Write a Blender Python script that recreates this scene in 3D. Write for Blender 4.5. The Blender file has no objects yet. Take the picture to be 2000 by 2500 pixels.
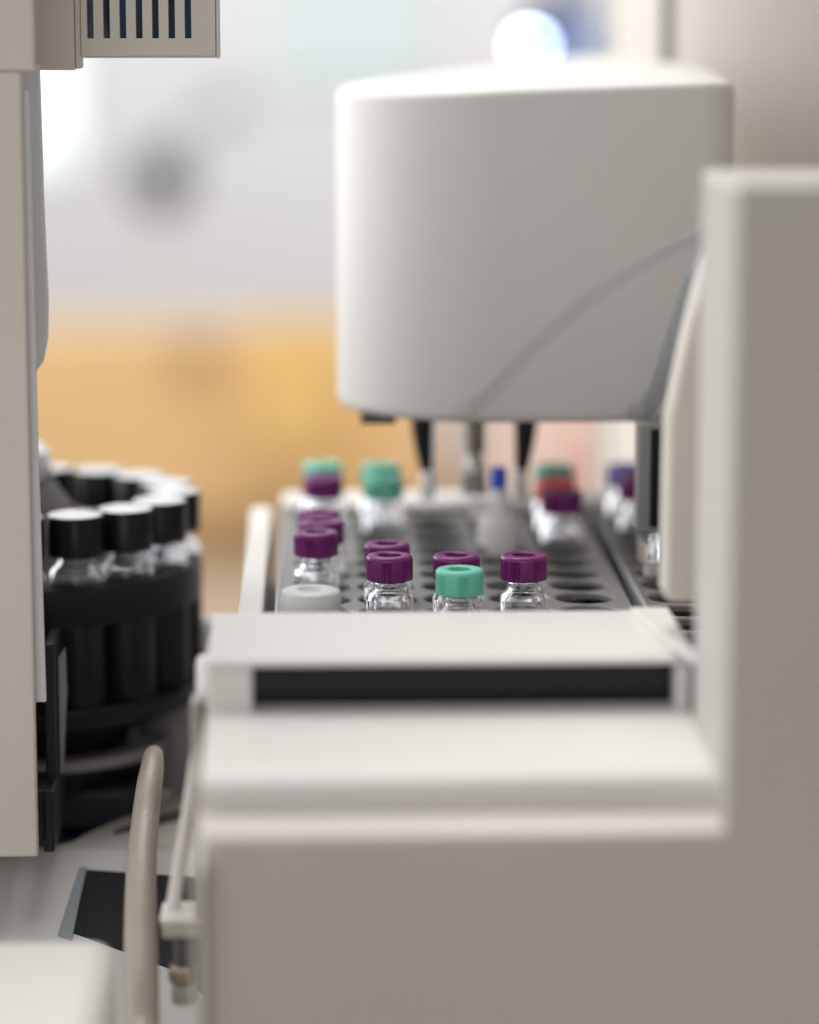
import bpy, bmesh, math, random
from mathutils import Vector, Matrix
random.seed(7)
S = 0.001                      # everything below is written in millimetres
PI = math.pi
scene = bpy.context.scene
COL = scene.collection

# ------------------------------------------------------------------ materials
def new_mat(name):
    m = bpy.data.materials.new(name); m.use_nodes = True
    nt = m.node_tree
    return m, nt, nt.nodes['Principled BSDF']

def plastic(name, col, rough=0.5, spec=0.5, grain=0.0, grain_scale=2500, var=0.04, coat=0.0, metallic=0.0, var_scale=14, trans=0.0, sss=0.0):
    m, nt, b = new_mat(name)
    tc = nt.nodes.new('ShaderNodeTexCoord')
    n = nt.nodes.new('ShaderNodeTexNoise'); n.inputs['Scale'].default_value = var_scale; n.inputs['Detail'].default_value = 5
    nt.links.new(tc.outputs['Object'], n.inputs['Vector'])
    r = nt.nodes.new('ShaderNodeValToRGB')
    a = [max(0, c*(1-var)) for c in col]; d = [min(1, c*(1+var)) for c in col]
    r.color_ramp.elements[0].position = .3; r.color_ramp.elements[1].position = .7
    r.color_ramp.elements[0].color = (*a, 1); r.color_ramp.elements[1].color = (*d, 1)
    nt.links.new(n.outputs['Fac'], r.inputs['Fac']); nt.links.new(r.outputs['Color'], b.inputs['Base Color'])
    rm = nt.nodes.new('ShaderNodeMapRange')
    rm.inputs['To Min'].default_value = max(.02, rough-.05); rm.inputs['To Max'].default_value = min(1, rough+.05)
    nt.links.new(n.outputs['Fac'], rm.inputs['Value']); nt.links.new(rm.outputs['Result'], b.inputs['Roughness'])
    b.inputs['Specular IOR Level'].default_value = spec
    b.inputs['Metallic'].default_value = metallic
    b.inputs['Coat Weight'].default_value = coat
    b.inputs['Transmission Weight'].default_value = trans
    if sss:
        b.inputs['Subsurface Weight'].default_value = sss; b.inputs['Subsurface Radius'].default_value = (.002, .002, .002)
    if grain:
        g = nt.nodes.new('ShaderNodeTexNoise'); g.inputs['Scale'].default_value = grain_scale; g.inputs['Detail'].default_value = 3
        nt.links.new(tc.outputs['Object'], g.inputs['Vector'])
        bu = nt.nodes.new('ShaderNodeBump'); bu.inputs['Strength'].default_value = grain; bu.inputs['Distance'].default_value = 0.00015
        nt.links.new(g.outputs['Fac'], bu.inputs['Height']); nt.links.new(bu.outputs['Normal'], b.inputs['Normal'])
    return m

def emitter(name, col, strength):
    m = bpy.data.materials.new(name); m.use_nodes = True; nt = m.node_tree
    nt.nodes.clear()
    e = nt.nodes.new('ShaderNodeEmission'); e.inputs['Color'].default_value = (*col, 1); e.inputs['Strength'].default_value = strength
    o = nt.nodes.new('ShaderNodeOutputMaterial'); nt.links.new(e.outputs[0], o.inputs[0])
    return m

def glass(name, col=(1, 1, 1), ior=1.5, rough=0.0):
    m, nt, b = new_mat(name)
    b.inputs['Base Color'].default_value = (*col, 1); b.inputs['Roughness'].default_value = rough
    b.inputs['IOR'].default_value = ior; b.inputs['Transmission Weight'].default_value = 1
    return m

M = dict(
    white=plastic('ivory_plastic', (.72, .70, .675), .48, .4, .25, 2600, .02),
    post=plastic('textured_beige_plastic', (.67, .625, .575), .55, .35, .5, 1500, .03),
    edge=plastic('pale_edge_plastic', (.66, .66, .68), .4, .5, 0, var=.02),
    panel=plastic('grey_beige_paint', (.53, .51, .485), .6, .3, .35, 1800, .02),
    warm=plastic('warm_white_paint', (.74, .71, .68), .5, .4, 0, var=.02),
    tray=plastic('grey_satin_tray', (.24, .235, .235), .40, .5, .3, 3000, .06),
    trayedge=plastic('tray_edge', (.42, .42, .43), .4, .5, 0),
    dark=plastic('black_plastic', (.011, .014, .021), .42, .35, .2, 2000, .1),
    darkgloss=plastic('black_gloss', (.006, .007, .009), .3, .28, 0, var=.1),
    dgrey=plastic('dark_grey_plastic', (.085, .08, .085), .5, .4, .2, 2000, .05),
    purple=plastic('purple_cap', (.18, .013, .155), .36, .5, .18, 3500, .05),
    mint=plastic('mint_cap', (.17, .60, .46), .38, .5, .18, 3500, .04),
    red=plastic('red_cap', (.92, .09, .08), .4, .5, 0),
    lilac=plastic('lilac_cap', (.32, .25, .72), .4, .5, 0),
    magenta=plastic('magenta_cap', (.22, .012, .17), .4, .5, 0),
    blue=plastic('blue_plug', (.01, .06, .62), .4, .5, 0),
    septum=plastic('septum_rubber', (.09, .006, .02), .5, .4, .2, 3000, .1),
    septumg=plastic('septum_grey', (.20, .10, .11), .5, .4, .2, 3000, .1),
    silver=plastic('foil_disc', (.80, .82, .84), .32, .5, .15, 900, .05, metallic=.55),
    steel=plastic('brushed_steel', (.46, .45, .43), .35, .5, .3, 1500, .06, metallic=.85),
    gunmetal=plastic('grey_metal', (.30, .30, .30), .42, .5, .2, 1500, .04, metallic=.3),
    milky=plastic('milky_plastic', (.86, .86, .86), .35, .5, .1, 1200, .04, trans=.35),
    milkydark=plastic('milky_plastic_insert', (.42, .42, .45), .4, .5, 0),
    cone=plastic('white_nylon', (.90, .89, .87), .35, .5, 0, var=.02),
    tube=plastic('blue_grey_tube', (.26, .29, .33), .42, .4, 0, var=.02),
    rubber=plastic('hose_sheath', (.41, .365, .31), .38, .5, 1.0, 1400, .06, var_scale=200),
    acrylic=plastic('clouded_acrylic', (.62, .58, .52), .3, .5, 0, var=.05, trans=.45),
    brass=plastic('brass_fitting', (.40, .33, .25), .3, .5, .2, 2000, .1, metallic=.8),
    wall=plastic('lab_wall_paint', (.66, .68, .72), .8, .2, 0, var=.02, var_scale=1),
    wood=plastic('orange_wood_front', (.76, .50, .235), .55, .3, 0, var=.07, var_scale=2.2),
    yellow=plastic('yellow_board', (.76, .50, .18), .6, .3, 0, var=.03),
    beige=plastic('beige_laminate', (.66, .52, .38), .6, .3, 0, var=.04, var_scale=3),
    brown=plastic('brown_trim', (.36, .22, .11), .6, .3, 0, var=.05),
    pink=plastic('pale_pink_board', (.80, .64, .56), .7, .3, 0, var=.03, var_scale=3),
    coral=plastic('coral_binder', (.62, .30, .24), .6, .3, 0),
    lilacbox=plastic('lilac_box_board', (.50, .42, .56), .6, .3, 0),
    charcoal=plastic('charcoal_plastic', (.022, .022, .024), .7, .2, 0),
    greyblue=plastic('blue_grey_plastic', (.30, .34, .36), .6, .3, 0),
    bluebox=plastic('blue_plastic', (.10, .22, .62), .5, .4, 0),
    glassclear=glass('clear_vial_glass', (.985, .99, 1.0), 1.50),
    glassguide=glass('clear_guide', (.9, .92, .92), 1.45, .12),
    window=emitter('daylight_window', (.90, 1.0, .95), 1.6),
    lamp=emitter('lit_lamp', (.66, .80, 1.0), 40.0),
    frost=emitter('frosted_daylight_pane', (.82, .93, .92), .92),
)

# vent interior: dark, with the bluish reflections put into the base colour
M['slope'] = plastic('grey_white_paint', (.68, .67, .66), .55, .35, .2, 1800, .02)
M['screen'] = plastic('dark_screen', (.018, .016, .018), .5, .08, 0, var=.2)
M['cover'] = plastic('cool_white_cover', (.80, .82, .85), .45, .4, 0, var=.02)
M['motor'] = plastic('grey_motor_case', (.34, .315, .33), .5, .4, 0, var=.05)
M['palestrip'] = plastic('pale_blue_trim', (.62, .68, .69), .5, .4, 0)
M['shade_band'] = plastic('faint_shadow_band', (.30, .34, .38), .4, .3, 0)  # see-through tone standing in for shadow on the head
M['shade_band'].node_tree.nodes['Principled BSDF'].inputs['Alpha'].default_value = .15
M['shade_band2'] = plastic('soft_shadow_band', (.30, .34, .38), .4, .3, 0)  # stronger tone for the second modelled shadow
M['shade_band2'].node_tree.nodes['Principled BSDF'].inputs['Alpha'].default_value = .36
M['slotglass'] = plastic('smoked_window', (.006, .007, .009), .2, .28, 0, var=.1)
M['hub'] = plastic('blue_grey_hub', (.10, .14, .24), .4, .5, 0)
M['ventback'] = plastic('vent_bluelit_back', (.012, .04, .09), .3, .5, 0, var=.9, var_scale=60, metallic=.4)  # blue light inside the bay painted as base colour

# ------------------------------------------------------------------ mesh helpers
def tag(o, label=None, cat=None, group=None, kind=None):
    if label: o['label'] = label
    if cat: o['category'] = cat
    if group: o['group'] = group
    if kind: o['kind'] = kind
    return o

def thing(name, loc, label, cat, group=None):
    o = bpy.data.objects.new(name, None); COL.objects.link(o)
    o.empty_display_size = .01
    o.location = Vector(loc)*S
    return tag(o, label, cat, group)

def obj(name, bm, mat, parent=None, smooth=True, sharp=32, origin=(0, 0, 0), bevel=0, seg=3):
    """bm is in mm, world-oriented; origin (mm) is where the object's own origin sits"""
    bmesh.ops.remove_doubles(bm, verts=bm.verts, dist=1e-4)
    bmesh.ops.recalc_face_normals(bm, faces=bm.faces)
    if smooth:
        for f in bm.faces: f.smooth = True
        for e in bm.edges:
            if len(e.link_faces) == 2 and e.calc_face_angle(0) > math.radians(sharp): e.smooth = False
    o0 = Vector(origin)
    bmesh.ops.transform(bm, matrix=Matrix.Scale(S, 4) @ Matrix.Translation(-o0), verts=bm.verts)
    me = bpy.data.meshes.new(name); bm.to_mesh(me); bm.free()
    me.materials.append(mat)
    o = bpy.data.objects.new(name, me); COL.objects.link(o)
    o.location = o0*S
    if parent is not None:
        o.parent = parent
        # parents sit unrotated, walk up the chain for the offset
        off = Vector((0, 0, 0)); p = parent
        while p is not None: off += p.location; p = p.parent
        o.location = o0*S - off
    if bevel:
        md = o.modifiers.new('edge', 'BEVEL'); md.width = bevel*S; md.segments = seg; md.limit_method = 'ANGLE'; md.angle_limit = math.radians(30)
        md.harden_normals = False
    return o

def box(bm, x0, x1, y0, y1, z0, z1):
    vs = [bm.verts.new((x, y, z)) for x in (x0, x1) for y in (y0, y1) for z in (z0, z1)]
    for q in ((0, 1, 3, 2), (4, 6, 7, 5), (0, 4, 5, 1), (2, 3, 7, 6), (0, 2, 6, 4), (1, 5, 7, 3)):
        bm.faces.new([vs[i] for i in q])
    return bm
def B(*a): return box(bmesh.new(), *a)

def lathe(bm, prof, cx=0, cy=0, n=48, closed=False, mod=None):
    """prof: list of (r, z); r==0 collapses to a point. mod(angle, r, z) -> r"""
    rings = []
    for r, z in prof:
        if r <= 1e-6: rings.append([bm.verts.new((cx, cy, z))])
        else:
            rings.append([bm.verts.new((cx+(mod(2*PI*i/n, r, z) if mod else r)*math.cos(2*PI*i/n),
                                        cy+(mod(2*PI*i/n, r, z) if mod else r)*math.sin(2*PI*i/n), z)) for i in range(n)])
    pairs = list(zip(rings, rings[1:]))
    if closed: pairs.append((rings[-1], rings[0]))
    for a, b in pairs:
        if len(a) == 1 and len(b) == 1: continue
        for i in range(n):
            j = (i+1) % n
            if len(a) == 1: bm.faces.new((a[0], b[j], b[i]))
            elif len(b) == 1: bm.faces.new((a[i], a[j], b[0]))
            else: bm.faces.new((a[i], a[j], b[j], b[i]))
    return bm

def prism(bm, pts, axis, a, b, n_in=None):
    """pts 2D polygon extruded along axis ('x': pts are (y,z); 'z': pts are (x,y); 'y': (x,z))"""
    def P(p, t):
        return {'x': (t, p[0], p[1]), 'y': (p[0], t, p[1]), 'z': (p[0], p[1], t)}[axis]
    A = [bm.verts.new(P(p, a)) for p in pts]; Bv = [bm.verts.new(P(p, b)) for p in pts]
    bm.faces.new(A); bm.faces.new(Bv[::-1])
    for i in range(len(pts)):
        j = (i+1) % len(pts); bm.faces.new((A[i], A[j], Bv[j], Bv[i]))
    return bm

def tube(bm, pts, rad, n=16, sub=8):
    """round tube along a Catmull-Rom curve; rad a number or a list per point"""
    P = [Vector(p) for p in pts]; R = rad if isinstance(rad, (list, tuple)) else [rad]*len(P)
    out, rr = [], []
    for i in range(len(P)-1):
        p0 = P[max(i-1, 0)]; p1 = P[i]; p2 = P[i+1]; p3 = P[min(i+2, len(P)-1)]
        for k in range(sub):
            t = k/sub
            out.append(.5*((2*p1)+(-p0+p2)*t+(2*p0-5*p1+4*p2-p3)*t*t+(-p0+3*p1-3*p2+p3)*t**3))
            rr.append(R[i]*(1-t)+R[i+1]*t)
    out.append(P[-1]); rr.append(R[-1])
    rings = []; u = None
    for i, c in enumerate(out):
        t = (out[min(i+1, len(out)-1)]-out[max(i-1, 0)]).normalized()
        if u is None:
            u = t.orthogonal().normalized()
        u = (u-t*u.dot(t)).normalized(); v = t.cross(u)
        rings.append([bm.verts.new(c+(u*math.cos(2*PI*k/n)+v*math.sin(2*PI*k/n))*rr[i]) for k in range(n)])
    for a, b in zip(rings, rings[1:]):
        for k in range(n):
            bm.faces.new((a[k], a[(k+1) % n], b[(k+1) % n], b[k]))
    bm.faces.new(rings[0][::-1]); bm.faces.new(rings[-1])
    return bm

def copy_thing(root, loc, label, group, rotz=0):
    r = root.copy(); COL.objects.link(r)
    r.location = Vector(loc)*S; r.rotation_euler = (0, 0, rotz)
    r['label'] = label; r['group'] = group
    for ch in list(root.children):
        c = ch.copy(); COL.objects.link(c); c.parent = r
        for g in list(ch.children):
            d = g.copy(); COL.objects.link(d); d.parent = c
    return r

# ------------------------------------------------------------------ racks with real wells
def rack_plate(x0, x1, y0, y1, z, thick, cols, rows, r, n=32, depth=1.8):
    """plate with a chamfered round well at each grid point; returns bmesh"""
    bm = bmesh.new()
    xs = [x0]+[(a+b)/2 for a, b in zip(cols, cols[1:])]+[x1]
    ys = [y0]+[(a+b)/2 for a, b in zip(rows, rows[1:])]+[y1]
    for i, cx in enumerate(cols):
        for j, cy in enumerate(rows):
            bx0, bx1, by0, by1 = xs[i], xs[i+1], ys[j], ys[j+1]
            outer, mid, inn, low = [], [], [], []
            for k in range(n):
                a = 2*PI*(k+.5)/n
                ca, sa = math.cos(a), math.sin(a)
                t = min((bx1-cx)/ca if ca > 0 else (bx0-cx)/ca if ca < 0 else 1e9, (by1-cy)/sa if sa > 0 else (by0-cy)/sa if sa < 0 else 1e9)
                outer.append(bm.verts.new((cx+ca*t, cy+sa*t, z)))
                mid.append(bm.verts.new((cx+ca*(r+.45), cy+sa*(r+.45), z)))
                inn.append(bm.verts.new((cx+ca*r, cy+sa*r, z-.5)))
                low.append(bm.verts.new((cx+ca*(r-.1), cy+sa*(r-.1), z-depth)))
            for k in range(n):
                q = (k+1) % n
                # corner fill keeps the plate closed
                o1, o2 = outer[k].co, outer[q].co
                if abs(o1.x-o2.x) > 1e-4 and abs(o1.y-o2.y) > 1e-4:
                    cxn = bx1 if (o1.x+o2.x)/2 > cx else bx0; cyn = by1 if (o1.y+o2.y)/2 > cy else by0
                    cv = bm.verts.new((cxn, cyn, z)); bm.faces.new((outer[k], cv, outer[q]))
                bm.faces.new((outer[k], outer[q], mid[q], mid[k]))
                bm.faces.new((mid[k], mid[q], inn[q], inn[k]))
                bm.faces.new((inn[k], inn[q], low[q], low[k]))
    # skirt
    c = [(x0, y0), (x1, y0), (x1, y1), (x0, y1)]
    for k in range(4):
        a, b = c[k], c[(k+1) % 4]
        v = [bm.verts.new((a[0], a[1], z)), bm.verts.new((b[0], b[1], z)), bm.verts.new((b[0], b[1], z-thick)), bm.verts.new((a[0], a[1], z-thick))]
        bm.faces.new(v)
    return bm

ROW = [677.2+16.5*k for k in range(11)]
COLX = [0.8+16.5*c for c in range(5)]
tr = thing('vial_rack', (33, 760, -20), 'grey vial tray with rows of round wells holding the purple and mint capped vials', 'vial rack')
obj('top_plate', rack_plate(-10.0, 76.8, 667.6, 852.5, 0, 20, COLX, ROW, 7.35), M['tray'], tr, sharp=25)
obj('edge_rim', prism(bmesh.new(), [(-11.0, .5), (-10.0, .5), (-10.0, -20), (-11.0, -20)], 'y', 667.6, 852.5), M['trayedge'], tr, bevel=.15)
obj('edge_rim', prism(bmesh.new(), [(76.8, .3), (77.5, .3), (77.5, -20), (76.8, -20)], 'y', 667.6, 852.5), M['tray'], tr, bevel=.15)
tr2 = thing('vial_rack', (120, 760, -20), 'second grey vial tray at the right, mostly hidden behind the cream housing block', 'vial rack')
obj('top_plate', rack_plate(81.2, 160, 667.6, 852.5, 0, 20, [90.2+16.5*c for c in range(4)], ROW, 7.35), M['tray'], tr2, sharp=25)
obj('edge_rim', prism(bmesh.new(), [(80.2, .8), (81.2, .8), (81.2, -20), (80.2, -20)], 'y', 667.6, 852.5), M['trayedge'], tr2, bevel=.2)
tag(tr, group='vial trays'); tag(tr2, group='vial trays')

# ------------------------------------------------------------------ vials
def knurl(a, r, z, top=13.0):
    if z > top or z < 8.6 or r < 5: return r
    ph = (a % (PI/3))/(PI/3)          # six groups of fine grooves
    if ph < .42 and (int(ph/.42*12) % 2): return r-.26
    return r

def vial_glass():
    out = [(0, -17.7), (4.9, -17.7), (5.6, -17.2), (5.85, -16.2), (5.85, 2.9), (5.78, 3.7), (5.45, 4.45), (4.95, 4.95), (4.45, 5.3), (4.2, 5.7), (4.15, 6.2),
           (4.2, 6.6), (4.05, 6.9), (4.05, 8.0), (4.3, 8.3), (4.05, 8.7), (4.05, 9.4), (4.3, 9.8), (4.05, 10.2), (4.05, 11.9)]
    inn = [(2.9, 11.9), (2.9, 6.1), (3.15, 5.2), (4.0, 4.3), (4.7, 3.6), (4.95, 2.9), (4.95, -15.9), (4.5, -16.6), (0, -16.8)]
    return lathe(bmesh.new(), out+inn, n=56)

def cap_bm(n=288):
    prof = [(5.70, 8.3), (5.75, 8.6), (5.74, 12.95), (5.74, 13.3), (5.62, 13.85), (5.3, 14.2), (4.9, 14.3), (3.15, 14.3), (2.95, 14.15), (2.9, 13.9), (2.85, 12.2), (4.6, 12.15), (4.6, 8.3)]
    return lathe(bmesh.new(), prof, n=n, closed=True, mod=knurl)

def make_vial(capmat, septmat, loc, label, group, marks=True):
    t = thing('screw_cap_vial', (0, 0, 0), label, 'vial', group)
    obj('glass_body', vial_glass(), M['glassclear'], t, sharp=50)
    cp = obj('cap', cap_bm(), capmat, t, sharp=38)
    obj('septum', lathe(bmesh.new(), [(0, 12.25), (2.84, 12.25), (2.84, 11.95), (0, 11.95)], n=40), septmat, t)
    if marks:   # raised moulding marks running round part of the cap top
        bm = bmesh.new()
        for k in range(13):
            a = math.radians(50+7.0*k) ; rr = 4.05
            w = .10; h = .34 if k % 3 else .22
            c = Vector((rr*math.cos(a), rr*math.sin(a), 14.36)); u = Vector((math.cos(a), math.sin(a), 0)); v = Vector((-math.sin(a), math.cos(a), 0))
            sk = (.14 if k % 2 else -.10)
            q = [c-u*h-v*(w+sk), c-u*h+v*(w-sk), c+u*h+v*(w+sk), c+u*h-v*(w-sk)]
            top = [bm.verts.new(p) for p in q]; bot = [bm.verts.new(p-Vector((0, 0, .12))) for p in q]
            bm.faces.new(top)
            for i in range(4): bm.faces.new((top[i], bot[i], bot[(i+1) % 4], top[(i+1) % 4]))
            if k % 4 == 1:
                c2 = c+v*.24; q = [c2-u*.06-v*.2, c2-u*.06+v*.2, c2+u*.06+v*.2, c2+u*.06-v*.2]
                top = [bm.verts.new(p) for p in q]; bm.faces.new(top)
        obj('raised_marks', bm, capmat, cp, smooth=False)
    t.location = Vector(loc)*S
    return t

G = 'screw cap vials standing in the trays'
P1 = make_vial(M['purple'], M['septum'], (17.3, 710.6, 0), 'sharp purple capped vial in the front of two purple vials, left of the mint one', G)
P1.rotation_euler[2] = .15
def pv(src, x, y, lab, z=0, rz=None):
    return copy_thing(src, (x, y, z), lab, G, random.uniform(0, 6.28) if rz is None else rz)
pv(P1, 17.1, 726.6, 'purple capped vial peeking up directly behind the sharp front purple vial', rz=-.25)
pv(P1, 33.7, 710.3, 'purple capped vial half hidden behind the front mint capped vial', rz=.7)
pv(P1, 50.3, 710.0, 'sharp purple capped vial standing alone to the right of the mint one', rz=.9)
pv(P1, -0.7, 743.9, 'purple capped vial at the left behind the milky white plug, front of its column', rz=1.1)
pv(P1, 0.9, 760.4, 'second purple cap in the left column, just behind the frontmost purple one', rz=2.0)
pv(P1, 0.1, 776.0, 'third purple cap in the left column, only its lid showing', rz=2.6)
pv(P1, 1.3, 826.0, 'blurred dark purple capped vial far back in the left column under a mint lid', z=1.4)
pv(P1, 67.6, 807.5, 'blurred purple capped vial at the back right in front of the red cap')
MT = make_vial(M['mint'], M['septumg'], (33.6, 691.9, 0), 'sharp mint green capped vial at the front of the tray', G, marks=False)
MT.rotation_euler[2] = .4
pv(MT, 18.4, 826.5, 'blurred mint capped vial at the back, nearer of the two mint lids', z=1.0)
pv(MT, 18.0, 842.2, 'blurred mint capped vial at the very back, lid showing above the nearer mint lid', z=2.2)
pv(MT, 1.2, 842.5, 'blurred mint capped vial at the back of the left column above the dark purple cap', z=2.6)
pv(MT, 68.2, 842.2, 'blurred green capped vial at the back right, a thin lid above the red cap', z=1.6)
RD = make_vial(M['red'], M['septum'], (67.3, 825.5, 0), 'red capped vial between the green lid and the purple cap at the back right', G, marks=False)
make_vial(M['lilac'], M['septumg'], (89.2, 842.2, 1.6), 'blurred lilac capped vial beside the grey slotted guide, back of the right tray', G, marks=False)
make_vial(M['magenta'], M['septum'], (90.9, 824, .8), 'blurred magenta capped vial peeking out beside the grey slotted guide', G, marks=False)

# milky white plug at the front left, wash vial with blue plug at the back
t = thing('solvent_vial', (-2, 683.2, -17), 'milky white lidded wide vial at the front left corner of the tray', 'vial')
obj('lid', lathe(bmesh.new(), [(7.0, 2.6), (7.25, 3.0), (7.25, 10.0), (6.9, 10.9), (6.2, 11.25), (3.4, 11.3), (3.0, 10.9), (2.6, 10.5), (0, 10.4), (0, 9.0), (6.2, 8.8), (6.2, 2.6)], -2, 683.2, 64), M['milky'], t)
obj('septum', lathe(bmesh.new(), [(0, 10.75), (2.2, 10.75), (2.5, 10.55), (2.5, 10.45), (0, 10.45)], -2, 683.2, 40), M['milkydark'], t)
obj('glass_body', lathe(bmesh.new(), [(0, -17), (6.4, -17), (6.9, -16), (6.9, 1.5), (6.0, 2.9), (6.0, 8.6), (5, 8.6), (5, 2.4), (5.9, 1), (5.9, -15.6), (0, -16)], -2, 683.2, 48), M['glassclear'], t)

t = thing('wash_vial', (49.8, 803, -17), 'white cone shaped wash vial with a small blue plug at the back of the tray', 'vial')
obj('cone_body', lathe(bmesh.new(), [(0, -17), (5.8, -17), (6.0, -4), (6.0, 5.5), (5.8, 7.5), (4.6, 8.8), (3.0, 9.8), (2.7, 11), (2.5, 15.6), (0, 15.6)], 49.8, 803, 48), M['cone'], t, sharp=60)
obj('spout', prism(bmesh.new(), [(-1.6, 7.2), (1.6, 7.2), (1.6, 12.4), (-1.6, 12.8)], 'x', 41.8, 46.2), M['cone'], t)
t.children[-1].location += Vector((0, .803, 0))
obj('plug', lathe(bmesh.new(), [(0, 15.6), (2.3, 15.6), (2.3, 21.0), (2.0, 21.5), (0, 21.5)], 49.8, 803, 32), M['blue'], t)

# ------------------------------------------------------------------ tray cradle (white rails left and behind)
au = thing('sample_tray_cradle', (30, 760, -25), 'white cradle whose rails run along the left and back of the vial tray', 'tray cradle')
obj('side_rail', prism(bmesh.new(), [(-19.6, 3.4), (-18.9, 4.0), (-14.0, 4.0), (-13.4, 3.4), (-13.4, -22), (-19.6, -22)], 'y', 667.0, 843), M['white'], au, bevel=.5)
obj('side_rail', B(-10.8, 175, 854.0, 876, -22, 3.0), M['white'], au, bevel=1.0)
obj('floor_pan', B(-13.3, 175, 668, 853.5, -25, -21), M['dark'], au)

# ------------------------------------------------------------------ front housing
fh = thing('autosampler_housing', (60, 600, -140), 'ivory autosampler housing with a dark slot, a ledge and a tall column at the right', 'laboratory machine')
XL, XR = -24.3, 80.4
obj('top_bar', prism(bmesh.new(), [(666.5, 2), (666.5, 8.6), (665.5, 9.3), (625, 8.4), (623.4, 8.2), (622.2, 7.6), (621.6, 6.9), (621.8, 6.3), (664, 6.3), (664, 2)], 'x', XL, XR), M['white'], fh, bevel=.6, sharp=60)
obj('slot_frame', B(XL, -14.5, 621.8, 664, -12, 6.25), M['white'], fh, bevel=.8)
obj('slot_frame', B(77.1, XR, 621.8, 664, -12, 6.25), M['white'], fh, bevel=.8)
obj('slot_window', B(-14.4, 77.0, 629, 633, -10, 6.2), M['slotglass'], fh)
obj('ledge', prism(bmesh.new(), [(664, -3.6), (622, -3.6), (615, -3.9), (580, -5.4), (574.3, -5.9), (573.0, -7.2), (573.0, -12.1), (664, -12.1)], 'x', XL, XR), M['white'], fh, bevel=.4, sharp=60)
obj('step', prism(bmesh.new(), [(664, -12.15), (573.4, -12.15), (562.6, -14.45), (562.6, -19), (664, -19)], 'x', XL+1.0, XR), M['post'], fh, bevel=.4, sharp=60)
obj('front_shell', prism(bmesh.new(), [(XL+1.0, -150), (230, -150), (230, 113.5), (79.7, 113.5), (79.7, -14.6), (XL+1.0, -14.6)], 'y', 562, 612), M['panel'], fh, bevel=1.6, seg=4)
obj('gusset', prism(bmesh.new(), [(71.5, 664), (80.4, 664), (80.4, 606), (77.0, 621.4), (76.2, 625)], 'z', 8.7, 10.4), M['white'], fh, bevel=.5)
# side seam strip and small hinge knuckle on the left flank
obj('flank_strip', prism(bmesh.new(), [(636, -8), (652, -2), (640, -150), (560, -150), (556, -20)], 'x', -24.7, -23.4), M['white'], fh, bevel=.3)
obj('hinge_knuckle', lathe(bmesh.new(), [(0, -6), (1.7, -6), (2.1, -4.6), (2.1, 3.2), (1.6, 4.6), (0, 4.8)], -25.2, 640, 24), M['cone'], fh)

# ------------------------------------------------------------------ tool head above the tray
hd = thing('tool_head', (60, 840, 38), 'large ivory rounded tool head cover hanging above the vial tray', 'sampler head')
fp = []
for a0, a1, cx, cy, r, n in ((270, 180, 47, 814, 41.6, 18),):     # big round on the front left
    for k in range(n+1):
        a = math.radians(a0+(a1-a0)*k/n); fp.append((cx+r*math.cos(a), cy+r*math.sin(a)))
fp += [(5.6, 822), (7.0, 832), (12, 842), (40, 880), (78, 926), (86, 936), (92, 930), (101, 900), (111.5, 860), (111.8, 830), (110.8, 800)]
for k in range(1, 7):
    a = math.radians(0-90*k/6); fp.append((100+10.5*math.cos(a), 786+12*math.sin(a)))
def head_bm():
    bm = bmesh.new(); n = len(fp); cx = sum(p[0] for p in fp)/n; cy = sum(p[1] for p in fp)/n
    def ztop(x, y): return 124.3+.033*(x-10)+.034*max(0, y-790)
    lv = [(38.5, -.8, 0), (38.5, 0, 0), (40.0, 1.0, 0)]
    rings = []
    def ring(f):
        out = []
        for x, y in fp:
            d = Vector((x-cx, y-cy)); L = d.length
            out.append(f(x, y, d/L, L))
        return [bm.verts.new(v) for v in out]
    def at(ins, z): return lambda x, y, u, L: (x-u.x*ins, y-u.y*ins, z)
    def att(ins, dz): return lambda x, y, u, L: (x-u.x*ins, y-u.y*ins, ztop(x, y)+dz)
    for ins, z in ((4.0, 44), (3.4, 38.6), (2.4, 37.9), (1.2, 38.3), (.3, 39.3), (0, 41)): rings.append(ring(at(ins, z)))
    for ins, dz in ((-.1, -2.6), (.3, -1.3), (1.0, -.5), (2.2, 0), (14, .3)): rings.append(ring(att(ins, dz)))
    for a, b in zip(rings, rings[1:]):
        for i in range(n): bm.faces.new((a[i], a[(i+1) % n], b[(i+1) % n], b[i]))
    for e, zz in ((rings[0], 44), (rings[-1], 132)):
        c = bm.verts.new((cx, cy, zz if zz == 44 else ztop(cx, cy)+.6))
        for i in range(n): bm.faces.new((e[i], e[(i+1) % n], c))
    return bm
obj('cover', head_bm(), M['white'], hd, sharp=50)
obj('under_plate', B(11.5, 21, 790, 800, 35.4, 38.2), M['dgrey'], hd, bevel=.5)
obj('side_block', prism(bmesh.new(), [(76.0, 18.8), (77.4, 17.4), (104, 17.4), (104, 93), (83.8, 93), (79.4, 74), (76.4, 58)], 'y', 634, 646), M['post'], hd, bevel=1.0)
obj('block_arm', B(96, 103, 646.2, 790, 44, 60), M['warm'], hd, bevel=1.0)
obj('slotted_guide', B(82.0, 90, 746, 754, 13.0, 41.5), M['gunmetal'], hd, bevel=.5)
obj('guide_slot', B(85.2, 87.4, 745.2, 746.4, 14.6, 40), M['darkgloss'], hd, bevel=.3)
obj('clear_guide', lathe(bmesh.new(), [(0, 4.8), (2.7, 4.8), (3.2, 5.6), (3.2, 13.0), (0, 13.0)], 85.6, 750, 32), M['glassguide'], hd)
obj('clear_guide', lathe(bmesh.new(), [(0, 1.2), (2.2, 1.2), (2.4, 2.0), (2.4, 4.8), (0, 4.8)], 86.6, 750, 32), M['warm'], hd)

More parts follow.
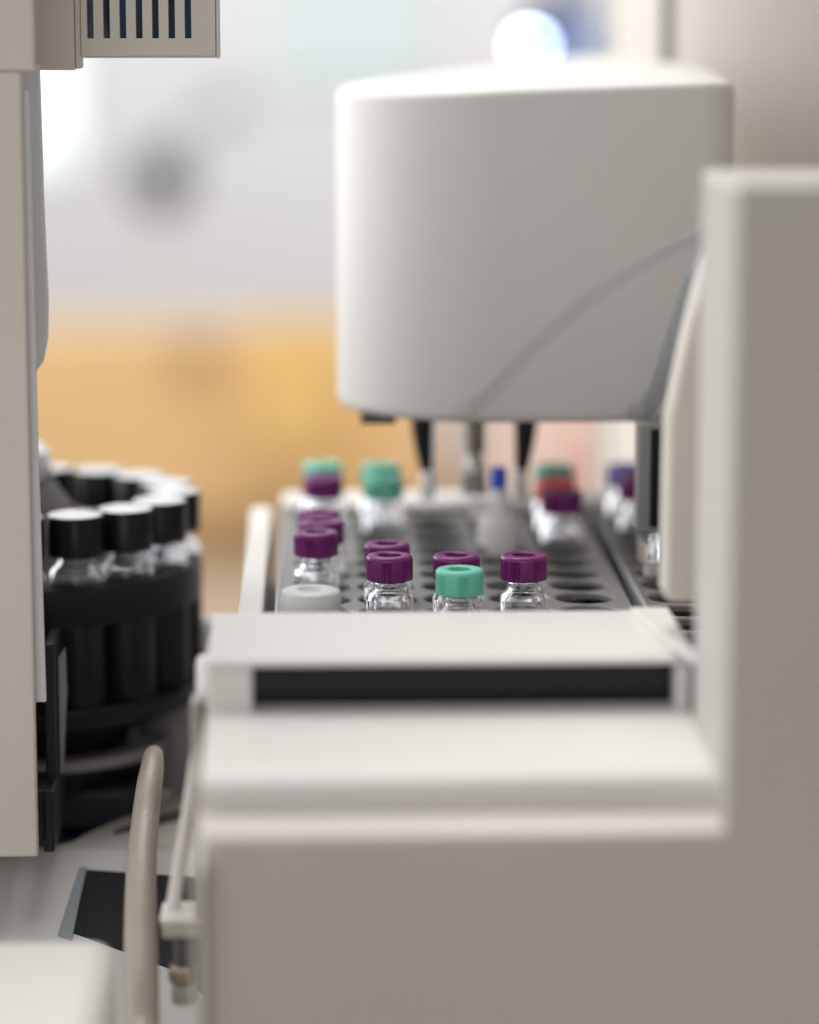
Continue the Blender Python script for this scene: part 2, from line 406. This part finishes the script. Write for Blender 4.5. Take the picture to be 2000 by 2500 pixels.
def syringe(x, y, lean, lab):
    t = thing('probe_tip', (x, y, 10), lab, 'probe', 'probes hanging under the tool head')
    bm = bmesh.new()
    tube(bm, [(x, y, 17), (x+lean*.25, y, 20), (x+lean*.8, y, 30), (x+lean, y, 44)], [1.2, 2.0, 3.1, 3.6], 24, 4)
    obj('sleeve', bm, M['dark'], t, sharp=60)
    obj('tip', lathe(bmesh.new(), [(0, 10.2), (1.9, 10.2), (2.3, 10.8), (2.2, 16.6), (1.7, 18.4), (0, 18.2)], x, y, 28), M['cone'], t)
    return t
syringe(30.6, 818.5, -1.7, 'black tapered probe with a pale tip, left of the metal one under the head')
syringe(56.9, 818, 1.6, 'black tapered probe with a pale tip, right of the blue plug under the head')
t = thing('metal_probe', (44.0, 818.5, 11), 'steel probe with a coil and a flared sleeve between the two black probes', 'probe')
obj('rod', lathe(bmesh.new(), [(0, 22), (1.9, 22), (1.9, 44), (0, 44)], 44.0, 818.5, 28), M['steel'], t)
obj('sleeve', lathe(bmesh.new(), [(0, 11.6), (3.7, 11.6), (3.7, 13.2), (3.4, 13.4), (3.6, 15.2), (3.2, 15.4), (3.4, 17.2), (3.0, 17.4), (3.1, 19.6), (1.8, 22.5), (0, 22.5)], 44.0, 818.5, 36), M['steel'], t)
obj('coil', tube(bmesh.new(), [(44.0+2.7*math.cos(k*PI/3), 818.5+2.7*math.sin(k*PI/3), 23.2+k*.26) for k in range(0, 74)], .5, 8, 2), M['brass'], t)

# soft shadows on the head, modelled as see-through tubes
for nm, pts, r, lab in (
    ('shadow_band', [(126, 752, 97), (110.7, 740, 94.6), (94.6, 735, 89.4), (81.3, 735, 83.0), (65.6, 738, 72.1), (52.7, 744, 59.5), (42.3, 756, 46.5), (37.5, 776, 40.2)], 2.4, 'thin tube-shaped shadow band sweeping down across the ivory head to its lower middle'),
    ('shadow_band', [(120, 745, 97), (104.8, 735, 91.9), (94.6, 728, 82.9), (91.0, 726, 75.0), (88.4, 729, 63.7), (86.0, 742, 50), (84.6, 762, 42), (84.4, 780, 40)], 2.6, 'thicker tube-shaped shadow band dropping steeply beside the cream housing block')):
    tag(obj(nm, tube(bmesh.new(), pts, r, 16, 10), M['shade_band'] if r < 2.5 else M['shade_band2'], origin=pts[0]), lab, 'tube', 'modelled shadow bands in front of the head')

# ------------------------------------------------------------------ rear tower
rt = thing('rear_tower', (160, 1010, -140), 'tall grey beige cabinet tower rising behind the tool head at the right', 'equipment tower')
obj('shell', prism(bmesh.new(), [(110.5, 1118), (110.5, 962), (112, 953), (116, 943), (124, 932), (136, 921), (152, 911), (172, 903), (200, 898), (330, 896), (330, 1118)], 'z', -140, 420), M['post'], rt, sharp=40)
obj('side_frame', B(107.5, 111.8, 1119, 1128, -140, 420), M['palestrip'], rt, bevel=1.5)
obj('corner_trim', B(109.9, 112.2, 949.5, 953.5, 60, 420), M['greyblue'], rt, bevel=.8)

# ------------------------------------------------------------------ left post with vented arm
ps = thing('instrument_post', (-110, 710, -60), 'beige textured instrument post on the left edge with a vented arm at its top', 'instrument frame')
obj('post', B(-190, -68.9, 698, 701, -58, 131.9), M['post'], ps, bevel=.7)
obj('post_head', B(-190, -65.6, 698, 701, 132.0, 240), M['post'], ps, bevel=.7)
obj('post_core', B(-190, -76, 701.1, 760, -58, 240), M['post'], ps, bevel=.9)
obj('edge_strip', prism(bmesh.new(), [(-69.6, -20), (-66.4, -20), (-67.0, 40), (-67.5, 127.6), (-69.6, 127.6)], 'y', 701.1, 702.4), M['edge'], ps, bevel=.4)
obj('side_cover', prism(bmesh.new(), [(-76, 133), (-67.4, 133), (-67.0, 100), (-66.4, 75), (-66.7, 66), (-68.0, 60), (-71, 56), (-76, 54)], 'y', 728, 731), M['cover'], ps, bevel=.6)
# arm: seam, cover with open slots
obj('arm_root', B(-76, -58.9, 730, 736, 131.4, 240), M['post'], ps, bevel=.5)
obj('seam_strip', B(-58.8, -57.3, 730.4, 736, 131.8, 240), M['post'], ps, bevel=.4)
va = obj('vent_cover', bmesh.new(), M['post'], ps)
bm = bmesh.new()
x0, x1, y0, y1, z0, z1 = -57.2, -24.6, 729.8, 732.0, 134.9, 240
s0 = -55.8
slots = [(s0+3.96*k, s0+3.96*k+1.62) for k in range(7)]
zs = 139.1
box(bm, x0, x1, y0, y1, z0, zs)
xs = [x0]+[v for s in slots for v in s]+[x1]
for k in range(0, len(xs), 2): box(bm, xs[k], xs[k+1], y0, y1, zs, z1)
# lip, sides and floor of the cover
box(bm, x0, x1, y1, 735, z0, z0+1.2); box(bm, x1-1.2, x1, y1, 735, z0, z1)
bm2 = bm
bmesh.ops.remove_doubles(bm2, verts=bm2.verts, dist=1e-4)
# drop the doubled internal faces between neighbouring boxes
seen = {}
for f in list(bm2.faces):
    key = tuple(sorted(v.index for v in f.verts)) if False else tuple(sorted((round(v.co.x, 3), round(v.co.y, 3), round(v.co.z, 3)) for v in f.verts))
    seen.setdefault(key, []).append(f)
kill = [f for fs in seen.values() if len(fs) > 1 for f in fs]
bmesh.ops.delete(bm2, geom=kill, context='FACES_ONLY')
old = va.data; bpy.data.objects.remove(va)
va = obj('vent_cover', bm2, M['post'], ps, smooth=False)
obj('cover_edge', prism(bmesh.new(), [(-24.55, 134.2), (-23.7, 134.2), (-23.5, 134.8), (-23.5, 240), (-24.55, 240)], 'y', 730.4, 734), M['edge'], ps, bevel=.4)
obj('cover_edge', B(-57, -24.6, 730.4, 734, 134.35, 134.85), M['edge'], ps, bevel=.2)
# what sits behind the vents: dark bay, blue reflections painted into its colour, and fan hub
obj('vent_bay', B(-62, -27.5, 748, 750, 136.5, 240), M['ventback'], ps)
obj('fan_hub', lathe(bmesh.new(), [(0, 136), (3, 136), (4, 140), (4, 160), (0, 162)], -55.5, 742, 32), M['hub'], ps)

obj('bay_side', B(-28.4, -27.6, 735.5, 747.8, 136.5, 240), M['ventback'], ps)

# black guard at the foot of the post
gd = thing('black_guard', (-68, 715, -60), 'black guard plate standing at the foot of the beige post', 'guard plate')
obj('plate', prism(bmesh.new(), [(712, -61), (712, -45), (722, -45), (722, -10), (742, -10), (742, -61)], 'x', -68.9, -66.2), M['dark'], gd, bevel=.6)
obj('plate', prism(bmesh.new(), [(-72, -58), (-68.6, -58), (-68.6, -44.8), (-72, -44.8)], 'y', 711, 730), M['dark'], gd, bevel=.5)
obj('steel_strip', prism(bmesh.new(), [(-65.9, -15), (-64.2, -13), (-63.9, -24), (-65.2, -45), (-65.9, -45)], 'y', 728, 732), M['gunmetal'], gd, bevel=.2)

# ------------------------------------------------------------------ carousel
CX, CY = -82.0, 797.0
cr = thing('vial_carousel', (CX, CY, -40), 'round black carousel with ribbed sockets at the left of the tray', 'carousel')
NC = 17; A0 = math.radians(26.0)
bm = lathe(bmesh.new(), [(26, -12), (26, -2), (27, -1.0), (48.6, -1.0), (49.8, -2.0), (50.0, -11.0), (49.0, -12.4)], CX, CY, 96, closed=True)
obj('socket_ring', bm, M['dark'], cr, sharp=40)
for k in range(NC):
    a = A0+2*PI*k/NC
    x, y = CX+42.3*math.sin(a), CY-42.3*math.cos(a)
    obj('socket', lathe(bmesh.new(), [(0, -34), (7.0, -34), (7.5, -33), (7.5, -12.2), (0, -12.2)], x, y, 32), M['dark'], cr, sharp=50)
obj('inner_drum', lathe(bmesh.new(), [(0, -35), (38, -35), (38, -12.2), (0, -12.2)], CX, CY, 72), M['dark'], cr)
obj('lower_flange', lathe(bmesh.new(), [(0, -41.5), (45, -41.5), (49.3, -39.5), (50.4, -35.4), (49.6, -34.1), (0, -34.1)], CX, CY, 96), M['dark'], cr, sharp=50)
hb = obj('hub', lathe(bmesh.new(), [(0, -7), (27, -7), (24, -2), (15, 12), (9, 20.5), (5, 21.5), (0, 21.5)], CX, CY, 64), M['dgrey'], cr, sharp=60)
obj('knob', lathe(bmesh.new(), [(0, 20), (9.6, 20), (10.4, 22), (10.0, 27.5), (8.2, 29.2), (0, 29.4)], CX-1, CY, 48), M['silver'], hb)
obj('latch', lathe(bmesh.new(), [(0, 2), (4.5, 2), (4.8, 3), (4.6, 8.4), (3.8, 9.6), (0, 9.8)], CX+27, CY-10, 32), M['beige'], cr)

def headspace():
    t = thing('headspace_vial', (0, 0, 0), 'x', 'vial')
    obj('cap', lathe(bmesh.new(), [(6.9, 5.6), (7.3, 5.9), (7.35, 15.9), (7.1, 16.3), (6.3, 16.35), (6.3, 15.9), (5.0, 15.9), (5.0, 5.6)], n=64, closed=True), M['darkgloss'], t, sharp=40)
    obj('disc', lathe(bmesh.new(), [(0, 16.2), (5.9, 16.2), (6.5, 16.42), (6.9, 16.52), (7.0, 16.45), (7.0, 16.34), (6.2, 15.8), (0, 15.8)], n=48), M['silver'], t)
    obj('glass_body', lathe(bmesh.new(), [(0, -30), (7.0, -30), (7.3, -29), (7.3, .4), (7.1, 1.6), (6.4, 2.8), (5.3, 3.6), (4.8, 4.5), (4.8, 9.5), (3.7, 9.5), (3.7, 4.2), (4.6, 2.7), (5.9, 1.6), (6.4, 0), (6.4, -28.4), (0, -29)], n=48), M['glassclear'], t, sharp=60)
    return t
hv = headspace()
HG = 'black capped vials around the carousel'
labs = {0: 'nearest whole black capped vial of the carousel, front left beside the post',
        1: 'black capped vial second from the front on the carousel, right of the nearest one',
        2: 'third black capped vial round the right front of the carousel',
        3: 'black capped vial at the extreme right of the carousel ring',
        4: 'white topped vial just behind the extreme right one on the carousel',
        5: 'white topped vial at the right rear bend of the carousel',
        6: 'white topped vial right of centre in the far row of the carousel',
        7: 'white topped vial in the far row of the carousel over the dark gap',
        8: 'white topped vial leftmost in the far row, beside the post',
        16: 'black capped vial at the left front of the carousel, cut off by the post'}
for k in range(NC):
    a = A0+2*PI*k/NC
    loc = (CX+42.3*math.sin(a), CY-42.3*math.cos(a), 0)
    if k == 0:
        hv.location = Vector(loc)*S; hv['label'] = labs[0]; hv['group'] = HG
    elif k in (9, 10, 11, 12, 13, 14, 15):      # hidden behind the post
        continue
    else:
        copy_thing(hv, loc, labs[k], HG)

# drive housing under the carousel
dv = thing('carousel_drive', (-60, 800, -66), 'black and dark grey drive housing under the carousel', 'drive housing')
obj('drum', lathe(bmesh.new(), [(0, -66), (33, -66), (36, -62), (36, -54), (30, -51), (30, -41.6), (0, -41.6)], CX, CY, 72), M['dark'], dv, sharp=50)
obj('motor_case', lathe(bmesh.new(), [(0, -66), (12.5, -66), (13.5, -64), (13.5, -42.4), (13.4, -41.6), (0, -41.6)], -36, 800, 56), M['motor'], dv, sharp=50)
obj('cable_guide', lathe(bmesh.new(), [(26, -52.2), (36.5, -52.2), (36.5, -49.4), (30.6, -49.4), (30.6, -51)], CX+5, CY-6, 64, closed=True), M['motor'], dv)
obj('foot', B(-72, -47, 764, 800, -71.8, -58), M['dark'], dv, bevel=3)
obj('base_pan', lathe(bmesh.new(), [(0, -75.5), (52, -75.5), (53, -74.5), (53, -72), (0, -72)], CX, CY, 72), M['dark'], dv)
# white knob peeking between carousel and housing
tag(obj('round_stud', lathe(bmesh.new(), [(0, -30), (4.0, -30), (4.6, -28), (4.6, -22), (3, -20), (0, -19.6)], -30.2, 800, 32), M['cone'], origin=(-30.2, 800, -30)), 'small white stud peeking out between the black carousel and ivory housing', 'stud')

# ------------------------------------------------------------------ gas chromatograph body beneath
gc = thing('chromatograph_body', (-40, 760, -180), 'pale grey beige instrument top with a sloping front below the carousel', 'laboratory machine')
DECK = [(-190, 732.1), (-190, 734), (-74.8, 734), (-64.9, 740), (-60.9, 749), (-52.1, 764.4), (-42.8, 784.9), (-34.5, 802.1), (-25.8, 815.4), (60, 840), (60, 732.1)]
obj('top_deck', prism(bmesh.new(), DECK, 'z', -76, -66.2), M['post'], gc, bevel=1.0)
obj('well_floor', B(-190, 60, 732, 930, -180, -76.1), M['dgrey'], gc)
s = .35
def yz(y): return -66.2+s*(y-732)
bm = prism(bmesh.new(), [(732, -66.2), (640, yz(640)), (640, -180), (732, -180)], 'x', -190, 60)
obj('sloping_front', bm, M['slope'], gc, bevel=.6)
def slope_quad(pts, lift, thick):
    bm = bmesh.new()
    t_ = [bm.verts.new((x, y, yz(y)+lift)) for x, y in pts]; b_ = [bm.verts.new((x, y, yz(y)+lift-thick)) for x, y in pts]
    bm.faces.new(t_); bm.faces.new(b_[::-1])
    for i in range(len(pts)):
        j = (i+1) % len(pts); bm.faces.new((t_[i], t_[j], b_[j], b_[i]))
    return bm
dp = obj('display_glass', slope_quad([(-59.3, 723.6), (-22, 719), (-22, 668), (-36, 685), (-60.8, 699)], .35, .6), M['screen'], gc, bevel=.15)
obj('display_bezel', slope_quad([(-61.2, 724.4), (-59.4, 724.4), (-60.9, 696), (-64.6, 698)], .55, .7), M['greyblue'], gc, bevel=.15)
obj('vent_groove', prism(bmesh.new(), [(-54, 745.5), (-53.8, 750), (-32, 777), (-32, 764)], 'z', -66.3, -66.0), M['dgrey'], gc)

# ------------------------------------------------------------------ white box at the bottom left
wb = thing('white_module', (-90, 580, -150), 'bright white module with a rounded corner at the bottom left', 'module')
obj('case', B(-160, -45.2, 490, 627, -150, -55.4), M['warm'], wb, bevel=5, seg=5)

# ------------------------------------------------------------------ hose
hs = thing('sheathed_hose', (-41, 690, -70), 'thick beige sheathed hose hanging vertically left of the housing', 'hose')
hp = [(-41.9, 727, -40.0), (-41.6, 719, -38.0), (-41.4, 711, -37.4), (-41.4, 705.5, -38.8), (-41.7, 699.5, -41.2), (-42.2, 691, -46.7), (-42.4, 677.7, -53), (-42.1, 666.4, -59.6), (-41.6, 657.1, -66.5), (-41.1, 647.8, -73.3), (-40.7, 640.5, -80.5), (-40.3, 633.2, -87.5), (-40, 628, -120)]
obj('sheath', tube(bmesh.new(), hp, [2.3, 2.4, 2.7, 3.0, 3.2, 3.35, 3.55, 3.75, 3.95, 4.05, 4.05, 4.05, 4.05], 32, 10), M['rubber'], hs, sharp=60)
obj('metal_collar', tube(bmesh.new(), [(-42.6, 741, -47), (-42.2, 734, -43), (-41.9, 726.6, -39.8)], [2.2, 2.4, 2.5], 24, 4), M['dgrey'], hs, sharp=60)

# ------------------------------------------------------------------ hinge bracket of the clear door
br = thing('door_hinge_arm', (-32, 645, -74), 'clouded clear plastic hinge arm with a brass fitting left of the housing', 'hinge')
obj('arm_plate', prism(bmesh.new(), [(632, -4), (642, -4), (652, -52), (652, -56), (640, -56)], 'x', -28.4, -26.4), M['acrylic'], br, bevel=.4)
obj('arm_rib', tube(bmesh.new(), [(-26.8, 640, -10), (-29.6, 644, -30), (-33.6, 648, -55)], [1.0, 1.3, 1.7], 12, 4), M['warm'], br)
obj('block', B(-36.2, -26.6, 640, 652, -57.2, -55.2), M['warm'], br, bevel=.7)
obj('block', B(-35.8, -27.2, 640.5, 652, -60.6, -57.3), M['acrylic'], br, bevel=.8)
obj('rod', lathe(bmesh.new(), [(0, -68), (2.1, -68), (2.2, -60.7), (0, -60.7)], -31.4, 646, 28), M['dgrey'], br)
obj('fitting', lathe(bmesh.new(), [(0, -72.6), (2.9, -72.6), (3.2, -72), (3.2, -69.0), (2.6, -68.1), (0, -68.1)], -31.6, 646, 6), M['brass'], br, bevel=.3)
obj('clear_nut', lathe(bmesh.new(), [(0, -77.4), (2.5, -77.4), (2.7, -76.8), (2.7, -72.7), (0, -72.7)], -31.4, 646, 28), M['acrylic'], br)

# ------------------------------------------------------------------ the room behind (far out of focus)
wl = obj('back_wall', B(-2600, 2600, 4600, 4620, -1500, 1500), M['wall']); tag(wl, kind='structure')
fl = obj('floor', B(-2600, 2600, -600, 4600, -1020, -1000), plastic('floor_vinyl', (.42, .38, .33), .5, .3, 0, var=.04)); tag(fl, kind='structure')
bench = obj('lab_bench', B(-900, 1200, 300, 1300, -220, -181), M['beige']); tag(bench, 'pale laminate lab bench carrying the instruments', 'bench')

cb = thing('wooden_cabinet', (-100, 3900, -1000), 'long orange wooden cabinet front behind the carousel', 'cabinet')
obj('front', B(-900, 150, 3860, 3960, -520, -268), M['wood'], cb, bevel=4)
obj('plinth', B(-900, 240, 3850, 4300, -1000, -590), M['beige'], cb, bevel=4)
obj('rail', B(-900, 200, 3856, 4300, -588, -522), M['brown'], cb, bevel=4)
tag(obj('yellow_board', B(-75, 20, 3780, 3800, -420, -245), M['yellow'], origin=(-20, 3790, -420)), 'yellow board leaning on the orange cabinet left of the tool head', 'board')
tag(obj('brown_handle', B(-180, -130, 3838, 3858, -300, -280), M['brown'], origin=(-150, 3850, -300)), 'brown handle on top of the orange cabinet', 'handle')
pk = thing('pale_cupboard', (330, 3700, -1000), 'pale pinkish cupboard seen under the tool head at the right', 'cupboard')
obj('front', B(215, 900, 3700, 4200, -1000, -180), M['pink'], pk, bevel=5)
tag(obj('binder', B(330, 375, 3600, 3690, -500, -380), M['coral'], origin=(350, 3640, -500)), 'coral binder in front of the pale cupboard', 'binder')
tag(obj('storage_box', B(385, 480, 3600, 3690, -520, -330), M['lilacbox'], origin=(430, 3640, -520)), 'lilac box beside the coral binder in the pale cupboard', 'box')

wn = thing('bright_window', (-340, 4590, -100), 'bright daylight window at the left beside the post', 'window')
obj('pane', B(-540, -378, 4585, 4592, -92, 240), M['window'], wn)
obj('window_frame', B(-378, -366, 4570, 4597, -102, 260), M['warm'], wn, bevel=3)
fw = thing('frosted_window', (0, 4590, 10), 'pale frosted window pane on the far wall beside the tool head', 'window')
obj('pane', B(-60, 175, 4585, 4592, 30, 330), M['frost'], fw)
obj('window_frame', B(175, 190, 4570, 4597, 0, 340), M['warm'], fw, bevel=3)
ml = thing('microscope_lamp', (-205, 3900, -235), 'dark round lamp head on a thin arm against the pale wall', 'lamp')
obj('head', lathe(bmesh.new(), [(0, -112), (26, -112), (34, -100), (40, -66), (28, -42), (0, -36)], -203, 3900, 40), M['charcoal'], ml)
obj('arm', tube(bmesh.new(), [(-203, 3900, -40), (-180, 3900, -20), (-140, 3900, 5), (-112, 3900, 40)], 9, 12, 4), M['greyblue'], ml)
obj('joint', lathe(bmesh.new(), [(0, 0), (22, 4), (26, 24), (18, 44), (0, 48)], -112, 3900, 28), M['greyblue'], ml)
obj('stand', tube(bmesh.new(), [(-203, 3904, -100), (-205, 3904, -160), (-206, 3904, -236)], 5, 12, 3), M['edge'], ml)
sp = thing('spot_lamp', (162.3, 2264, 119), 'small lit spot lamp glowing white above the tool head', 'lamp')
bm = bmesh.new(); bmesh.ops.create_uvsphere(bm, u_segments=32, v_segments=16, radius=4.3, matrix=Matrix.Translation((162.3, 2264, 119.2)))
obj('bulb', bm, M['lamp'], sp)
obj('shade', lathe(bmesh.new(), [(5, 123), (8, 121), (8, 130), (5, 134), (0, 135), (0, 134), (4, 133), (5, 129)], 162.3, 2268, 32), M['charcoal'], sp)
tag(obj('blue_case', B(186, 226, 2400, 2450, 98, 141), M['bluebox'], origin=(206, 2400, 98), bevel=4), 'blue case on the far shelf right of the lit spot lamp', 'case')
tag(obj('dark_case', B(182, 212, 2410, 2440, 141.2, 172), M['charcoal'], origin=(196, 2410, 141), bevel=3), 'dark case standing on the blue case on the far shelf', 'case')
tag(obj('far_shelf', B(140, 260, 2395, 2500, 90, 97.8), M['pink'], origin=(206, 2400, 90)), 'pale shelf carrying the blue case behind the spot lamp', 'shelf')

# ------------------------------------------------------------------ lights
def area(name, loc, target, size, power, col):
    l = bpy.data.lights.new(name, 'AREA'); l.shape = 'RECTANGLE'; l.size = size[0]*S; l.size_y = size[1]*S; l.energy = power; l.color = col
    o = bpy.data.objects.new(name, l); COL.objects.link(o); o.location = Vector(loc)*S
    d = (Vector(target)-Vector(loc)).normalized(); o.rotation_euler = d.to_track_quat('-Z', 'Y').to_euler()
    return o
area('ceiling_light', (-350, 1300, 1500), (0, 750, 0), (1600, 1000), 33, (1, .985, .96))
area('window_light', (-1800, 1000, 600), (0, 750, 0), (1500, 1300), 19, (.93, .97, 1))
area('room_light', (0, 3000, 1400), (-100, 4300, -200), (2400, 800), 58, (1, .985, .96))
area('rear_window_light', (-1500, 2400, 500), (0, 800, 0), (1400, 1200), 19, (.93, .97, 1))
area('front_fill', (-500, -900, 420), (0, 750, 20), (1600, 800), 7, (1, .97, .94))  # unseen fill added behind the camera to lift the front faces

w = bpy.data.worlds.new('World'); scene.world = w; w.use_nodes = True
bg = w.node_tree.nodes['Background']; bg.inputs['Color'].default_value = (1.0, .97, .95, 1); bg.inputs['Strength'].default_value = .26

# ------------------------------------------------------------------ camera
cam = bpy.data.cameras.new('Camera'); co = bpy.data.objects.new('Camera', cam); COL.objects.link(co)
cam.sensor_fit = 'HORIZONTAL'; cam.sensor_width = 24; cam.lens = 86.4
cam.clip_start = .02; cam.clip_end = 50
co.location = (0, 0, .1464)
co.rotation_euler = (math.radians(90-9.7), 0, math.radians(-1.79))
cam.dof.use_dof = True; cam.dof.focus_distance = .719; cam.dof.aperture_fstop = 3.4; cam.dof.aperture_blades = 0
scene.camera = co

scene.view_settings.view_transform = 'Standard'; scene.view_settings.look = 'None'
scene.view_settings.gamma = 1; scene.view_settings.exposure = 0; scene.view_settings.use_curve_mapping = False
scene.render.resolution_x = 819; scene.render.resolution_y = 1024
scene.render.engine = 'CYCLES'
scene.cycles.max_bounces = 14; scene.cycles.transmission_bounces = 12; scene.cycles.glossy_bounces = 6; scene.cycles.diffuse_bounces = 4
